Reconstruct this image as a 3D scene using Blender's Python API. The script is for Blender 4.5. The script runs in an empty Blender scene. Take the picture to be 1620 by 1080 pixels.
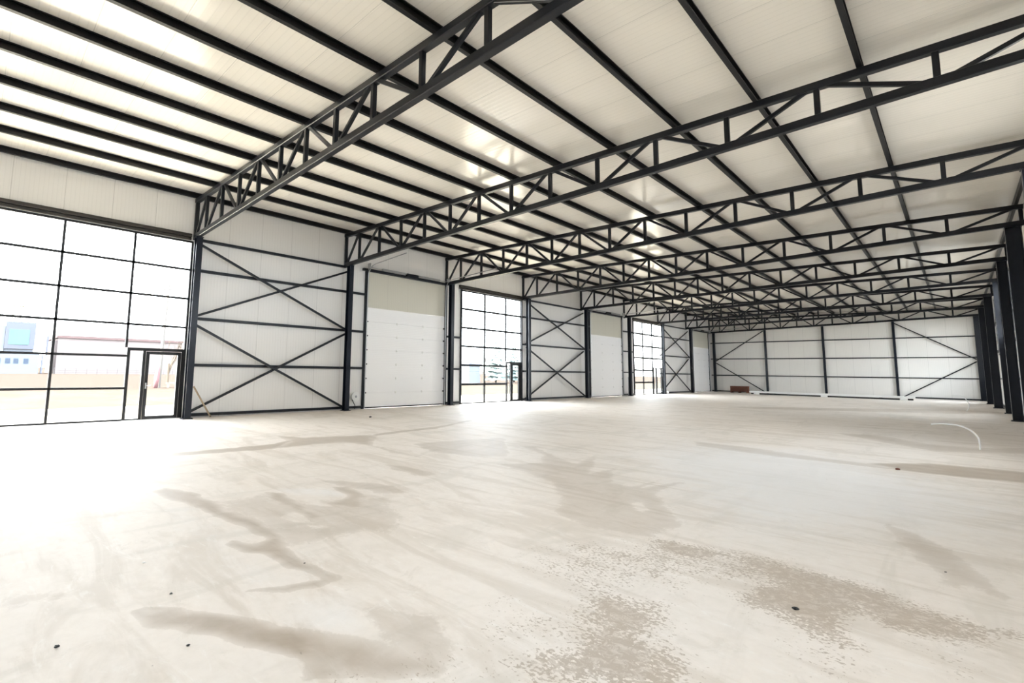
import bpy, bmesh, math, random
import numpy as np
from mathutils import Vector, Matrix

S = bpy.context.scene
C = S.collection
random.seed(7)

# ------------------------------------------------------------------ camera
F_PX, PPX, PPY = 776.742, 711.781, 503.681
cd = bpy.data.cameras.new('camera'); cam = bpy.data.objects.new('camera', cd); C.objects.link(cam)
cam.matrix_world = Matrix((
    (0.698006, 0.066741, 0.712975, 17.121797),
    (0.715945, -0.085208, -0.692937, 1.680906),
    (0.014504, 0.994125, -0.107259, 1.574320),
    (0, 0, 0, 1)))
cd.sensor_width = 36.0
cd.lens = F_PX * 36.0 / 1620.0
cd.shift_x = (810.0 - PPX) / 1620.0
cd.shift_y = (PPY - 540.0) / 1620.0
cd.clip_end = 1500
S.camera = cam

# ------------------------------------------------------------------ world, sun, exposure
W_ = bpy.data.worlds.new('world'); S.world = W_; W_.use_nodes = True
nt = W_.node_tree; bg = nt.nodes['Background']
tc = nt.nodes.new('ShaderNodeTexCoord'); nz = nt.nodes.new('ShaderNodeTexNoise')
nz.inputs['Scale'].default_value = 2.5; nz.inputs['Detail'].default_value = 5
rp = nt.nodes.new('ShaderNodeValToRGB')
rp.color_ramp.elements[0].position = 0.35; rp.color_ramp.elements[0].color = (0.80, 0.90, 1.0, 1)
rp.color_ramp.elements[1].position = 0.65; rp.color_ramp.elements[1].color = (1.0, 1.0, 1.0, 1)
nt.links.new(tc.outputs['Generated'], nz.inputs['Vector']); nt.links.new(nz.outputs['Fac'], rp.inputs['Fac'])
nt.links.new(rp.outputs['Color'], bg.inputs['Color'])
bg.inputs['Strength'].default_value = 3.2
sd = bpy.data.lights.new('sun', 'SUN'); sun = bpy.data.objects.new('sun', sd); C.objects.link(sun)
sd.energy = 16.0; sd.angle = math.radians(3); sd.color = (1.0, 0.93, 0.82)
sun.rotation_euler = (math.radians(48), 0, 0)            # shines along the hall from behind the solid front wall
S.view_settings.view_transform = 'Standard'; S.view_settings.look = 'None'
S.view_settings.gamma = 1.0; S.view_settings.use_curve_mapping = False
S.view_settings.exposure = 2.6
cy = S.cycles
cy.use_denoising = True
cy.max_bounces = 14; cy.diffuse_bounces = 8; cy.glossy_bounces = 4; cy.transparent_max_bounces = 12
cy.caustics_reflective = False; cy.caustics_refractive = False

# ------------------------------------------------------------------ measures (metres)
YC = [6.62, 12.31, 18.01, 24.11, 30.38, 36.44, 42.40, 48.50, 54.62]   # column rows
Y_FRONT, Y_FAR = -5.4, 54.95
X_R = 18.92                     # right wall
def z_top(x): return 7.11 - 0.013 * x          # top of the truss top chord
def z_bot(x): return 5.74 + 0.0255 * x         # underside of the bottom chord
PURLIN_H = 0.17
def z_roof(x): return z_top(x) + PURLIN_H

# unseen openings in the right wall, some added only for fill light: y0, y1, z0, z1
RWIN = [(0.72, 6.4, 3.9, 6.3), (12.5, 17.8, 3.7, 6.2), (30.6, 36.2, 3.6, 6.3), (42.7, 45.4, 3.0, 6.3), (48.7, 52.3, 1.6, 6.3)]
def portal(name, loc, rot, sx, sy):
    l = bpy.data.lights.new(name, 'AREA'); l.shape = 'RECTANGLE'; l.size = sx; l.size_y = sy; l.energy = 1
    l.cycles.is_portal = True
    o = bpy.data.objects.new(name, l); C.objects.link(o); o.location = loc; o.rotation_euler = rot
for (a, b) in ((0.7, 6.6), (19.1, 24.0), (38.0, 43.3)):
    portal('daylight_opening', (-0.3, (a + b) / 2, 2.85), (0, math.radians(-90), 0), 5.7, b - a)
for (a, b, z0, z1) in RWIN:
    portal('daylight_opening', (X_R + 0.3, (a + b) / 2, (z0 + z1) / 2), (0, math.radians(90), 0), z1 - z0, b - a)

STAIN = [
  (0.75, 0.06, [(9.93,3.51),(9.81,3.7),(10.26,3.83),(10.89,3.94),(11.4,3.89),(11.93,3.91),(12.43,3.9),(12.81,3.82),(13.24,3.83),(13.65,3.81),(13.67,3.78),(13.22,3.71),(13.03,3.72),(12.81,3.63),(12.63,3.54),(12.45,3.48),(12.38,3.56),(12.52,3.59),(12.64,3.7),(12.56,3.79),(12.24,3.79),(12.0,3.76),(11.59,3.73),(10.9,3.69),(10.51,3.58)]),
  (0.26, 0.2, [(10.89,3.94),(10.85,4.52),(11.54,4.54),(11.76,5.11),(11.65,5.45),(12.03,5.65),(12.8,5.23),(13.26,4.7),(12.98,4.52),(12.94,4.21),(12.9,3.92),(12.84,3.81),(11.93,3.91),(11.4,3.89)]),
  (0.6, 0.05, [(10.81,4.53),(11.01,4.64),(11.5,4.64),(11.89,4.55),(12.19,4.61),(12.27,4.45),(11.8,4.45),(11.39,4.46)]),
  (0.55, 0.05, [(11.15,5.37),(11.23,5.54),(11.72,5.4),(12.22,5.11),(12.15,4.94),(11.83,4.92),(11.74,5.19)]),
  (-0.5, 0.05, [(11.96,4.18),(11.88,4.45),(12.35,4.43),(12.22,4.24)]),
  (-0.5, 0.05, [(11.54,4.7),(11.74,4.87),(11.95,4.86),(11.84,4.75)]),
  (-0.4, 0.05, [(12.34,4.3),(12.44,4.41),(12.59,4.39),(12.5,4.29)]),
  (-0.4, 0.05, [(11.57,5.48),(11.65,5.69),(12.01,5.62),(11.95,5.38)]),
  (0.6, 0.05, [(13.65,3.81),(13.7,3.82),(13.74,3.61),(13.63,3.41),(13.47,3.21),(13.57,3.44),(13.62,3.63),(13.67,3.78)]),
  (0.85, 0.05, [(13.27,2.53),(13.4,2.63),(13.47,2.79),(13.69,2.95),(13.86,3.07),(14.11,3.15),(14.25,3.24),(14.39,3.28),(14.58,3.17),(14.5,3.12),(14.27,3.03),(14.04,2.92),(13.8,2.79),(13.61,2.68),(13.4,2.59)]),
  (0.6, 0.1, [(14.25,3.24),(14.44,3.39),(14.69,3.54),(14.95,3.67),(15.07,3.57),(14.89,3.29),(14.85,3.22),(14.59,3.16),(14.47,3.15)]),
  (0.8, 0.04, [(13.29,2.61),(13.34,2.7),(13.48,2.77),(13.41,2.68)]),
  (0.5, 0.06, [(14.6,3.14),(14.75,3.22),(14.89,3.22),(14.75,3.07)]),
  (0.35, 0.15, [(14.24,3.7),(14.59,4.0),(14.94,3.88),(15.12,3.7),(14.93,3.53),(14.68,3.63)]),
  (0.6, 0.12, [(5.85,7.11),(6.45,7.43),(6.74,8.26),(7.06,8.9),(8.39,7.91),(7.67,7.75),(7.46,7.11),(7.46,6.41),(7.4,5.8),(7.23,5.87),(7.25,6.42),(6.93,6.81)]),
  (0.35, 0.12, [(8.39,7.91),(9.17,7.89),(10.23,7.78),(9.46,7.66)]),
  (0.35, 0.1, [(8.79,8.78),(8.99,9.82),(9.37,11.17),(11.07,9.08),(10.66,8.57),(9.8,8.37)]),
  (0.35, 0.08, [(10.44,5.46),(10.95,5.67),(11.61,6.0),(12.07,5.9),(11.8,5.6),(11.2,5.51)]),
  (0.35, 0.08, [(10.2,6.79),(10.69,6.97),(11.51,6.98),(11.41,6.69),(10.76,6.65)]),
  (0.7, 0.04, [(6.43,2.17),(6.87,3.79),(6.97,5.12),(6.93,6.4),(6.66,6.99),(7.49,6.14),(7.27,4.7),(7.21,3.72),(6.82,2.15)]),
  (0.5, 0.04, [(6.84,9.05),(6.66,11.37),(5.85,13.67),(6.13,13.37),(7.0,11.05),(7.14,8.84)]),
  (0.35, 0.04, [(3.42,2.27),(3.41,3.85),(3.65,3.82),(3.95,2.25)]),
  (0.3, 0.12, [(10.36,10.35),(10.75,10.49),(11.55,9.9),(12.39,9.41),(12.1,10.58),(12.38,10.12),(12.99,8.9),(13.02,9.33),(13.05,9.76),(13.5,8.48),(13.79,8.52),(13.89,9.43),(13.96,8.58),(14.16,9.58),(14.31,8.32),(14.84,7.46),(15.03,7.17),(14.89,6.57),(14.32,6.37),(13.87,6.53),(13.43,7.3),(12.94,7.84),(12.09,8.21),(11.46,8.29),(11.88,9.03),(11.43,9.76)]),
  (-0.4, 0.05, [(14.2,7.61),(14.27,7.86),(14.5,7.54),(14.51,7.36)]),
  (0.75, 0.1, [(15.92,13.75),(16.7,14.69),(17.82,14.87),(18.02,14.6),(17.93,13.37),(17.73,13.45),(16.99,13.26),(16.41,13.32)]),
  (0.35, 0.2, [(12.65,14.28),(13.95,14.17),(15.1,13.76),(15.92,13.75),(16.41,13.32),(15.48,13.23),(14.53,13.25),(12.9,13.56)]),
  (0.4, 0.3, [(14.65,19.44),(15.49,19.8),(16.36,18.43),(17.37,18.42),(18.09,19.32),(18.02,18.11),(16.74,16.96),(15.64,18.07)]),
  (0.4, 0.3, [(9.02,29.66),(12.01,33.0),(17.08,38.27),(18.84,37.58),(17.08,34.03),(13.08,31.13),(10.25,29.08)]),
  (0.45, 0.15, [(16.48,8.9),(16.68,8.68),(16.87,8.28),(17.03,7.88),(17.12,7.55),(17.23,7.2),(17.07,7.34),(16.97,7.24),(16.84,7.67),(16.68,8.07)]),
  (0.3, 0.15, [(12.47,1.97),(12.49,2.18),(12.64,2.3),(12.75,2.27),(12.67,2.12),(12.79,1.96)]),
  (0.25, 0.12, [(13.51,1.93),(13.38,2.02),(13.3,2.08),(13.38,2.09),(13.49,2.0),(13.56,1.94)]),
]
SPECK = [
  (0.95, 0.28, [(15.33,4.53),(15.29,4.87),(15.27,5.1),(15.59,5.09),(15.7,4.94),(15.59,4.72),(15.73,4.69),(15.86,4.65),(16.06,4.43),(15.65,4.0),(15.49,4.07),(15.44,4.13),(15.48,4.31),(15.42,4.44)]),
  (0.42, 0.35, [(14.53,5.95),(14.73,6.33),(15.06,6.78),(15.43,6.67),(15.85,6.69),(15.99,6.79),(16.23,5.64),(16.04,5.69),(15.93,5.9),(15.7,5.84),(15.57,5.51),(15.31,5.18),(15.22,5.0),(14.92,4.97),(14.46,5.21),(14.48,5.48)]),
  (0.7, 0.12, [(14.85,6.54),(15.36,6.74),(15.84,6.74),(15.99,6.79),(15.95,6.3),(15.61,6.55),(15.51,6.32),(15.28,6.24),(15.1,6.37)]),
  (0.33, 0.4, [(14.73,4.47),(15.02,4.7),(15.34,4.54),(15.65,4.03),(15.39,3.71)]),
  (0.85, 0.16, [(15.61,6.74),(15.89,6.74),(16.18,6.67),(16.38,6.69),(16.62,6.66),(16.77,6.49),(16.92,6.51),(17.06,6.48),(17.08,6.13),(16.98,6.05),(16.84,6.02),(16.71,6.0),(16.57,6.13),(16.49,5.86),(16.46,5.73),(16.6,5.58),(16.5,5.55),(16.37,5.57),(16.25,5.63),(16.09,5.64),(15.97,5.74),(15.97,6.28),(15.68,6.5)]),
  (0.7, 0.06, [(17.1,6.49),(17.22,6.59),(17.31,6.52),(17.26,6.44),(17.15,6.45)]),
  (0.36, 0.2, [(16.26,5.36),(16.47,5.41),(16.62,5.52),(16.78,5.44),(16.65,5.18),(16.53,4.99),(16.42,5.17)]),
  (0.42, 0.15, [(16.87,5.87),(17.02,5.84),(17.09,5.74),(17.0,5.52),(16.95,5.67)]),
  (0.42, 0.3, [(14.95,3.67),(15.1,3.89),(15.33,3.64),(14.91,3.19),(14.87,3.3)]),
]
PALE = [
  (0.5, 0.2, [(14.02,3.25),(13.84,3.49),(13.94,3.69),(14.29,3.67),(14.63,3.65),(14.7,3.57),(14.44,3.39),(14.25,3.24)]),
  (0.7, 1.2, [(12.67,11.2),(12.93,14.27),(15.03,14.69),(16.78,12.58),(17.49,11.2),(17.22,9.12),(16.5,8.6),(15.66,7.37),(14.81,8.12)]),  # bluish sky sheen on the floor, painted as a broad pale area
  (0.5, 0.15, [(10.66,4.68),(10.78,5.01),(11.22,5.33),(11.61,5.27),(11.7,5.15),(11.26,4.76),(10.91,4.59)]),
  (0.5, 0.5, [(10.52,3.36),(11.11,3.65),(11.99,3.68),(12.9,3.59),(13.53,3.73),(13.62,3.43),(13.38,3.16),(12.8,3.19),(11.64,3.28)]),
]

# ------------------------------------------------------------------ materials
def mat(name, col, rough=0.5, metal=0.0, spec=0.5):
    m = bpy.data.materials.new(name); m.use_nodes = True
    b = m.node_tree.nodes['Principled BSDF']
    b.inputs['Base Color'].default_value = (*col, 1); b.inputs['Roughness'].default_value = rough
    b.inputs['Metallic'].default_value = metal; b.inputs['Specular IOR Level'].default_value = spec
    return m
class NB:
    def __init__(s, m): s.t = m.node_tree; s.n = s.t.nodes; s.b = s.n['Principled BSDF']
    def new(s, k, **kw):
        n = s.n.new(k)
        for a, v in kw.items(): setattr(n, a, v)
        return n
    def l(s, a, b): s.t.links.new(a, b)
    def math(s, op, a, b=None, c=None):
        n = s.n.new('ShaderNodeMath'); n.operation = op
        for i, v in enumerate((a, b, c)):
            if v is None: continue
            if isinstance(v, (int, float)): n.inputs[i].default_value = v
            else: s.l(v, n.inputs[i])
        return n.outputs[0]
    def pos(s):
        g = s.new('ShaderNodeNewGeometry'); x = s.new('ShaderNodeSeparateXYZ'); s.l(g.outputs['Position'], x.inputs[0])
        return g.outputs['Position'], x.outputs
    def noise(s, vec, scale, detail=4, rough=0.55, dist=0.0):
        n = s.new('ShaderNodeTexNoise'); s.l(vec, n.inputs['Vector'])
        n.inputs['Scale'].default_value = scale; n.inputs['Detail'].default_value = detail
        n.inputs['Roughness'].default_value = rough; n.inputs['Distortion'].default_value = dist
        return n.outputs['Fac']
    def scale(s, vec, v):
        n = s.new('ShaderNodeVectorMath', operation='MULTIPLY'); s.l(vec, n.inputs[0]); n.inputs[1].default_value = v
        return n.outputs[0]
    def ramp(s, f, stops):
        r = s.new('ShaderNodeValToRGB'); e = r.color_ramp.elements
        while len(e) < len(stops): e.new(0.5)
        for i, (p, c) in enumerate(stops):
            e[i].position = p; e[i].color = (*c, 1) if len(c) == 3 else c
        s.l(f, r.inputs[0]); return r.outputs[0]
    def step(s, v, lo, hi):
        n = s.new('ShaderNodeMapRange'); n.interpolation_type = 'SMOOTHSTEP'
        s.l(v, n.inputs[0]); n.inputs[1].default_value = lo; n.inputs[2].default_value = hi
        return n.outputs[0]
    def mix(s, f, a, b):
        n = s.new('ShaderNodeMix', data_type='RGBA')
        (s.l(f, n.inputs[0]) if not isinstance(f, (int, float)) else setattr(n.inputs[0], 'default_value', f))
        for i, v in ((6, a), (7, b)):
            if isinstance(v, tuple): n.inputs[i].default_value = (*v, 1)
            else: s.l(v, n.inputs[i])
        return n.outputs[2]
    def bump(s, h, strength, dist):
        n = s.new('ShaderNodeBump'); n.inputs['Strength'].default_value = strength; n.inputs['Distance'].default_value = dist
        s.l(h, n.inputs['Height']); s.l(n.outputs[0], s.b.inputs['Normal'])

def steel(name, col, rough):
    m = mat(name, col, rough, 0.0, 0.32); k = NB(m); p, _ = k.pos()
    f = k.noise(p, 3.0, 3); k.l(k.mix(f, tuple(c * 0.8 for c in col), tuple(c * 1.25 for c in col)), k.b.inputs['Base Color'])
    return m
M_STEEL = steel('anthracite_steel', (0.0075, 0.009, 0.013), 0.36)
M_COL = steel('anthracite_column_steel', (0.008, 0.011, 0.019), 0.28)
M_PURLIN = steel('dark_purlin_steel', (0.006, 0.0065, 0.008), 0.42)
M_FRAME = steel('dark_window_profile', (0.012, 0.012, 0.013), 0.40)
M_BEAM = steel('brown_grey_channel', (0.030, 0.026, 0.022), 0.45)

def panel(name, col, axis, rough, joint=1.0, rib=0.0625, off=0.0, jcol=0.72, ribamt=0.0006, along=None):
    """steel faced sandwich panel: wide joints and fine ribs, repeated along one world axis"""
    m = mat(name, col, rough, 0.0, 0.5); k = NB(m); p, xyz = k.pos(); v = xyz[axis]
    v = k.math('ADD', v, off + 200.0)
    fr = k.math('FRACT', k.math('DIVIDE', v, joint))
    d = k.math('MINIMUM', fr, k.math('SUBTRACT', 1.0, fr))                # 0 at a joint
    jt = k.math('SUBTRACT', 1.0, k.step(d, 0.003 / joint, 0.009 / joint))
    rb = k.math('SINE', k.math('MULTIPLY', v, 2 * math.pi / rib))
    nzv = k.scale(p, (0.25, 6.0, 6.0) if along == 0 else ((6.0, 6.0, 0.3)))
    nf = k.noise(nzv, 1.0, 2)
    h = k.math('ADD', k.math('MULTIPLY', rb, ribamt), k.math('MULTIPLY', nf, 0.0010))
    h = k.math('SUBTRACT', h, k.math('MULTIPLY', jt, 0.004))
    k.bump(h, 0.5, 1.0)
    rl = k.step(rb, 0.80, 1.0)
    g = k.noise(p, 0.35, 3)
    base = k.mix(g, tuple(c * 0.97 for c in col), tuple(min(1, c * 1.03) for c in col))
    base = k.mix(k.math('MULTIPLY', rl, 0.5), base, tuple(c * 0.90 for c in col))  # rib shading put into the colour as faint darker lines
    k.l(k.mix(jt, base, tuple(c * jcol for c in col)), k.b.inputs['Base Color'])  # joint shadow drawn into the colour as a thin darker line
    return m
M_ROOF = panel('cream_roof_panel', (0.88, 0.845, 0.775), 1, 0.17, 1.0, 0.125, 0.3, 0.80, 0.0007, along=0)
M_WALL = panel('off_white_wall_panel', (0.76, 0.75, 0.735), 1, 0.33, 1.13, 0.10, 0.2, 0.7)
M_WALLX = panel('off_white_far_wall_panel', (0.76, 0.745, 0.715), 0, 0.33, 1.13, 0.10, 0.2, 0.7)
M_BEIGE = panel('beige_panel_above_door', (0.60, 0.58, 0.50), 1, 0.4, 1.13, 0.10, 0.2, 0.8)
M_DOOR = mat('white_door_section', (0.88, 0.88, 0.89), 0.38); k = NB(M_DOOR); p, xyz = k.pos()
rb = k.math('SINE', k.math('MULTIPLY', xyz[2], 2 * math.pi / 0.075)); nf = k.noise(k.scale(p, (1, 14, 30)), 1.0, 2)
k.bump(k.math('ADD', k.math('MULTIPLY', rb, 0.0012), k.math('MULTIPLY', nf, 0.0015)), 0.5, 1.0)
M_WHITE = mat('white_plastic', (0.80, 0.80, 0.79), 0.35)
M_GALV = mat('galvanised_steel', (0.42, 0.43, 0.44), 0.35, 0.7)
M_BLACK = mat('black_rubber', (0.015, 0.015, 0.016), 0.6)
M_SEAM = mat('door_seam_shadow_gap', (0.45, 0.47, 0.52), 0.5)
def wood(name, a, b):
    m = mat(name, a, 0.7); k = NB(m); p, _ = k.pos()
    k.l(k.mix(k.noise(k.scale(p, (6, 6, 30)), 2.0, 4), a, b), k.b.inputs['Base Color']); return m
M_WOOD = wood('weathered_timber', (0.22, 0.16, 0.10), (0.32, 0.25, 0.17))
M_CRATE = wood('reddish_brown_board', (0.10, 0.035, 0.022), (0.20, 0.075, 0.045))

M_GLASS = bpy.data.materials.new('clear_glass'); M_GLASS.use_nodes = True
t = M_GLASS.node_tree; t.nodes.clear()
o_ = t.nodes.new('ShaderNodeOutputMaterial'); mx = t.nodes.new('ShaderNodeMixShader')
tr = t.nodes.new('ShaderNodeBsdfTransparent'); gl = t.nodes.new('ShaderNodeBsdfGlossy')
tr.inputs[0].default_value = (0.96, 0.975, 0.98, 1); gl.inputs['Roughness'].default_value = 0.02
mx.inputs[0].default_value = 0.06
t.links.new(tr.outputs[0], mx.inputs[1]); t.links.new(gl.outputs[0], mx.inputs[2]); t.links.new(mx.outputs[0], o_.inputs[0])

# concrete floor
M_FLOOR = mat('power_floated_concrete', (0.6, 0.58, 0.55), 0.5); k = NB(M_FLOOR); p, xyz = k.pos()
at1 = k.new('ShaderNodeAttribute', attribute_name='stain').outputs['Fac']
at2 = k.new('ShaderNodeAttribute', attribute_name='speckle').outputs['Fac']
big = k.noise(p, 0.22, 5, 0.6, 0.6)
sweep = k.noise(k.scale(p, (0.35, 1.6, 1.0)), 1.3, 6, 0.62, 1.2)
sweep2 = k.noise(k.scale(p, (1.4, 0.4, 1.0)), 1.1, 6, 0.62, 1.0)
fine = k.noise(p, 9.0, 6, 0.65, 0.3)
vfine = k.noise(p, 60.0, 3, 0.6)
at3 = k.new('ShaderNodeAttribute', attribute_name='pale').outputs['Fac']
light = k.mix(big, (0.74, 0.675, 0.61), (0.775, 0.73, 0.69))
c1 = k.mix(k.math('MULTIPLY', k.step(sweep, 0.46, 0.64), 0.50), light, (0.55, 0.485, 0.415))
c2 = k.mix(k.math('MULTIPLY', k.step(sweep2, 0.52, 0.64), 0.36), c1, (0.56, 0.52, 0.46))
wsp = k.noise(k.scale(p, (0.8, 2.6, 1.0)), 2.6, 7, 0.7, 1.6)
c2 = k.mix(k.math('MULTIPLY', k.step(wsp, 0.55, 0.70), 0.45), c2, (0.84, 0.82, 0.79))
c2 = k.mix(k.math('MULTIPLY', k.step(k.noise(p, 3.2, 7, 0.75, 0.8), 0.56, 0.66), 0.22), c2, (0.50, 0.45, 0.385))
c3 = k.mix(k.math('MULTIPLY', k.step(fine, 0.35, 0.75), 0.22), c2, (0.56, 0.505, 0.44))
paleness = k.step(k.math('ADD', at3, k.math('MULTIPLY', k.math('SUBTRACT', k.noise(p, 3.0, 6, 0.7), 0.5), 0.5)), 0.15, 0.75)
c3 = k.mix(k.math('MULTIPLY', paleness, 0.7), c3, (0.80, 0.79, 0.79))  # pale patches together with the painted sky sheen
# damp patches with ragged edges
edge = k.math('MULTIPLY', k.math('SUBTRACT', k.noise(p, 14.0, 6, 0.75, 0.6), 0.5), 0.36)
inten = k.step(k.math('ADD', at1, edge), 0.13, 0.20)
dep = k.math('MULTIPLY', inten, k.math('MINIMUM', k.math('ADD', at1, 0.10), 1.0))
dep = k.math('MULTIPLY', dep, k.math('ADD', 0.55, k.math('MULTIPLY', k.noise(p, 1.6, 6, 0.7, 0.5), 0.8)))
c4 = k.mix(k.math('MINIMUM', k.math('MULTIPLY', dep, 0.95), 1.0), c3, (0.37, 0.305, 0.24))
# worn speckle: fine noise thresholded by how worn the place is
spn = k.noise(k.scale(p, (1.0, 1.25, 1.0)), 34.0, 3, 0.6, 0.3)
sp = k.math('ADD', k.math('MULTIPLY', spn, 0.75), k.math('MULTIPLY', k.noise(p, 4.0, 4, 0.6), 0.35))
sm = k.step(k.math('ADD', k.math('MULTIPLY', at2, 0.42), sp), 0.725, 0.765)
sm = k.math('MULTIPLY', sm, k.step(at2, 0.03, 0.15))
sm = k.math('MULTIPLY', sm, k.math('ADD', 0.45, k.math('MULTIPLY', k.step(k.noise(p, 16.0, 6, 0.75, 0.8), 0.36, 0.54), 0.55)))
c5 = k.mix(k.math('MULTIPLY', sm, 0.80), c4, (0.40, 0.335, 0.27))
# small dark flecks and scratches
fl = k.step(k.noise(k.scale(p, (1.0, 2.2, 1.0)), 9.5, 3, 0.55), 0.735, 0.76)
fl2 = k.step(k.noise(k.scale(p, (3.0, 9.0, 1.0)), 1.7, 5, 0.7, 1.0), 0.70, 0.74)
c6 = k.mix(k.math('MULTIPLY', fl, 0.5), c5, (0.24, 0.215, 0.19))
c6 = k.mix(k.math('MULTIPLY', fl2, 0.3), c6, (0.36, 0.33, 0.30))
k.l(c6, k.b.inputs['Base Color'])
k.l(k.math('SUBTRACT', 0.62, k.math('MULTIPLY', dep, 0.08)), k.b.inputs['Roughness'])
k.b.inputs['Specular IOR Level'].default_value = 0.35
k.bump(k.math('ADD', k.math('MULTIPLY', fine, 0.003), k.math('MULTIPLY', vfine, 0.0006)), 0.35, 1.0)

# outside
M_FIELD = mat('dry_grass_field', (0.3, 0.26, 0.14), 0.95, 0, 0.1); k = NB(M_FIELD); p, xyz = k.pos()
n1 = k.noise(k.scale(p, (0.35, 1.0, 1.0)), 0.35, 6, 0.7, 0.5); n2 = k.noise(p, 2.2, 5, 0.75)
ca = k.mix(k.step(n1, 0.35, 0.65), (0.036, 0.033, 0.0265), (0.044, 0.040, 0.033))
ca = k.mix(k.math('MULTIPLY', k.step(n2, 0.4, 0.7), 0.6), ca, (0.028, 0.024, 0.020))
far_ = k.step(k.math('MULTIPLY', xyz[0], -1.0), 22.0, 30.0)
cb = k.mix(far_, ca, k.mix(k.step(n2, 0.35, 0.6), (0.040, 0.033, 0.0285), (0.029, 0.0235, 0.0205)))
k.l(cb, k.b.inputs['Base Color'])
M_HOUSE = mat('pale_blue_render', (0.120, 0.134, 0.155), 0.9); M_HBOX = mat('slate_blue_cladding', (0.086, 0.093, 0.118), 0.8)
M_GREEN = mat('mint_green_shutter', (0.075, 0.155, 0.128), 0.6); M_HWIN = mat('dark_blue_window', (0.045, 0.06, 0.085), 0.5)
M_SHED = mat('pale_pink_cladding', (0.150, 0.130, 0.128), 0.85); M_SHROOF = mat('rust_red_roof_edge', (0.095, 0.066, 0.066), 0.7)
M_PALE = mat('pale_roof_sheet', (0.40, 0.40, 0.40), 0.6); M_SHTOP = mat('weathered_roof_sheet', (0.13, 0.13, 0.13), 0.8)
M_YEL = mat('yellow_lattice', (0.11, 0.095, 0.045), 0.6); M_POLE = mat('grey_concrete_pole', (0.09, 0.085, 0.08), 0.9)
M_BARK = mat('grey_brown_bark', (0.06, 0.05, 0.04), 0.9); M_RED = mat('red_plastic_wrap', (0.14, 0.075, 0.08), 0.5)
M_CONIF = mat('blue_green_needles', (0.12, 0.155, 0.155), 0.9); M_FENCE = mat('dark_wire_fence', (0.06, 0.06, 0.06), 0.7)
M_GRAVEL = mat('pale_gravel', (0.62, 0.57, 0.48), 0.95); M_GRAV2 = mat('pale_gravel_strip', (0.33, 0.305, 0.25), 0.95, 0, 0); M_PAVE = mat('grey_paving', (0.10, 0.098, 0.095), 0.9)

for m_ in (M_FIELD, M_HOUSE, M_HBOX, M_GREEN, M_HWIN, M_SHED, M_SHROOF, M_SHTOP, M_YEL, M_POLE, M_BARK, M_RED, M_CONIF, M_FENCE):
    m_.node_tree.nodes['Principled BSDF'].inputs['Specular IOR Level'].default_value = 0.0
# ------------------------------------------------------------------ mesh helpers
def box(bm, x0, x1, y0, y1, z0, z1):
    v = [bm.verts.new(c) for c in ((x0,y0,z0),(x1,y0,z0),(x1,y1,z0),(x0,y1,z0),(x0,y0,z1),(x1,y0,z1),(x1,y1,z1),(x0,y1,z1))]
    for f in ((0,3,2,1),(4,5,6,7),(0,1,5,4),(1,2,6,5),(2,3,7,6),(3,0,4,7)): bm.faces.new([v[i] for i in f])
def rrect(w, h, r=0.008):
    """rounded rectangle profile, two points per corner"""
    a, b = w / 2, h / 2
    return [(-a + r, -b), (a - r, -b), (a, -b + r), (a, b - r), (a - r, b), (-a + r, b), (-a, b - r), (-a, -b + r)]
def hsec(w, h, tf=0.014, tw=0.010):
    """H section: flanges w wide (u), depth h (v)"""
    a, b, c = w / 2, h / 2, tw / 2
    return [(-a,-b),(a,-b),(a,-b+tf),(c,-b+tf),(c,b-tf),(a,b-tf),(a,b),(-a,b),(-a,b-tf),(-c,b-tf),(-c,-b+tf),(-a,-b+tf)]
def csec(w, h, t=0.006, lip=0.02):
    a, b = w / 2, h / 2
    return [(-a,-b),(a,-b),(a,-b+lip),(a-t,-b+lip),(a-t,-b+t),(-a+t,-b+t),(-a+t,b-t),(a-t,b-t),(a-t,b-lip),(a,b-lip),(a,b),(-a,b)]
def circ(r, n=10): return [(r * math.cos(2*math.pi*i/n), r * math.sin(2*math.pi*i/n)) for i in range(n)]
def sweep_(bm, prof, A, B, up=(0,0,1)):
    """extrude a profile (u right, v up) from A to B"""
    A, B = Vector(A), Vector(B); d = (B - A).normalized(); up = Vector(up)
    if abs(d.dot(up)) > 0.999: up = Vector((1, 0, 0))
    r = d.cross(up).normalized(); u = r.cross(d)
    ra = [bm.verts.new(A + r * x + u * y) for x, y in prof]; rb = [bm.verts.new(B + r * x + u * y) for x, y in prof]
    n = len(prof)
    for i in range(n): bm.faces.new((ra[i], ra[(i+1) % n], rb[(i+1) % n], rb[i]))
    bm.faces.new(list(reversed(ra))); bm.faces.new(rb)
def path(bm, pts, r, n=8):
    for a, b in zip(pts, pts[1:]): sweep_(bm, circ(r, n), a, b)
def smooth_tube(bm, pts, r, n=8):
    rings = []
    for i, p_ in enumerate(pts):
        a = Vector(pts[max(0, i-1)]); b = Vector(pts[min(len(pts)-1, i+1)]); d = (b - a).normalized()
        up = Vector((0, 1, 0)) if abs(d.y) < 0.9 else Vector((1, 0, 0))
        q = d.cross(up).normalized(); u = q.cross(d)
        rr = r[i] if isinstance(r, (list, tuple)) else r
        rings.append([bm.verts.new(Vector(p_) + q * (rr*math.cos(2*math.pi*j/n)) + u * (rr*math.sin(2*math.pi*j/n))) for j in range(n)])
    for A, B in zip(rings, rings[1:]):
        for j in range(n): bm.faces.new((A[j], A[(j+1) % n], B[(j+1) % n], B[j]))
    bm.faces.new(list(reversed(rings[0]))); bm.faces.new(rings[-1])

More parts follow.
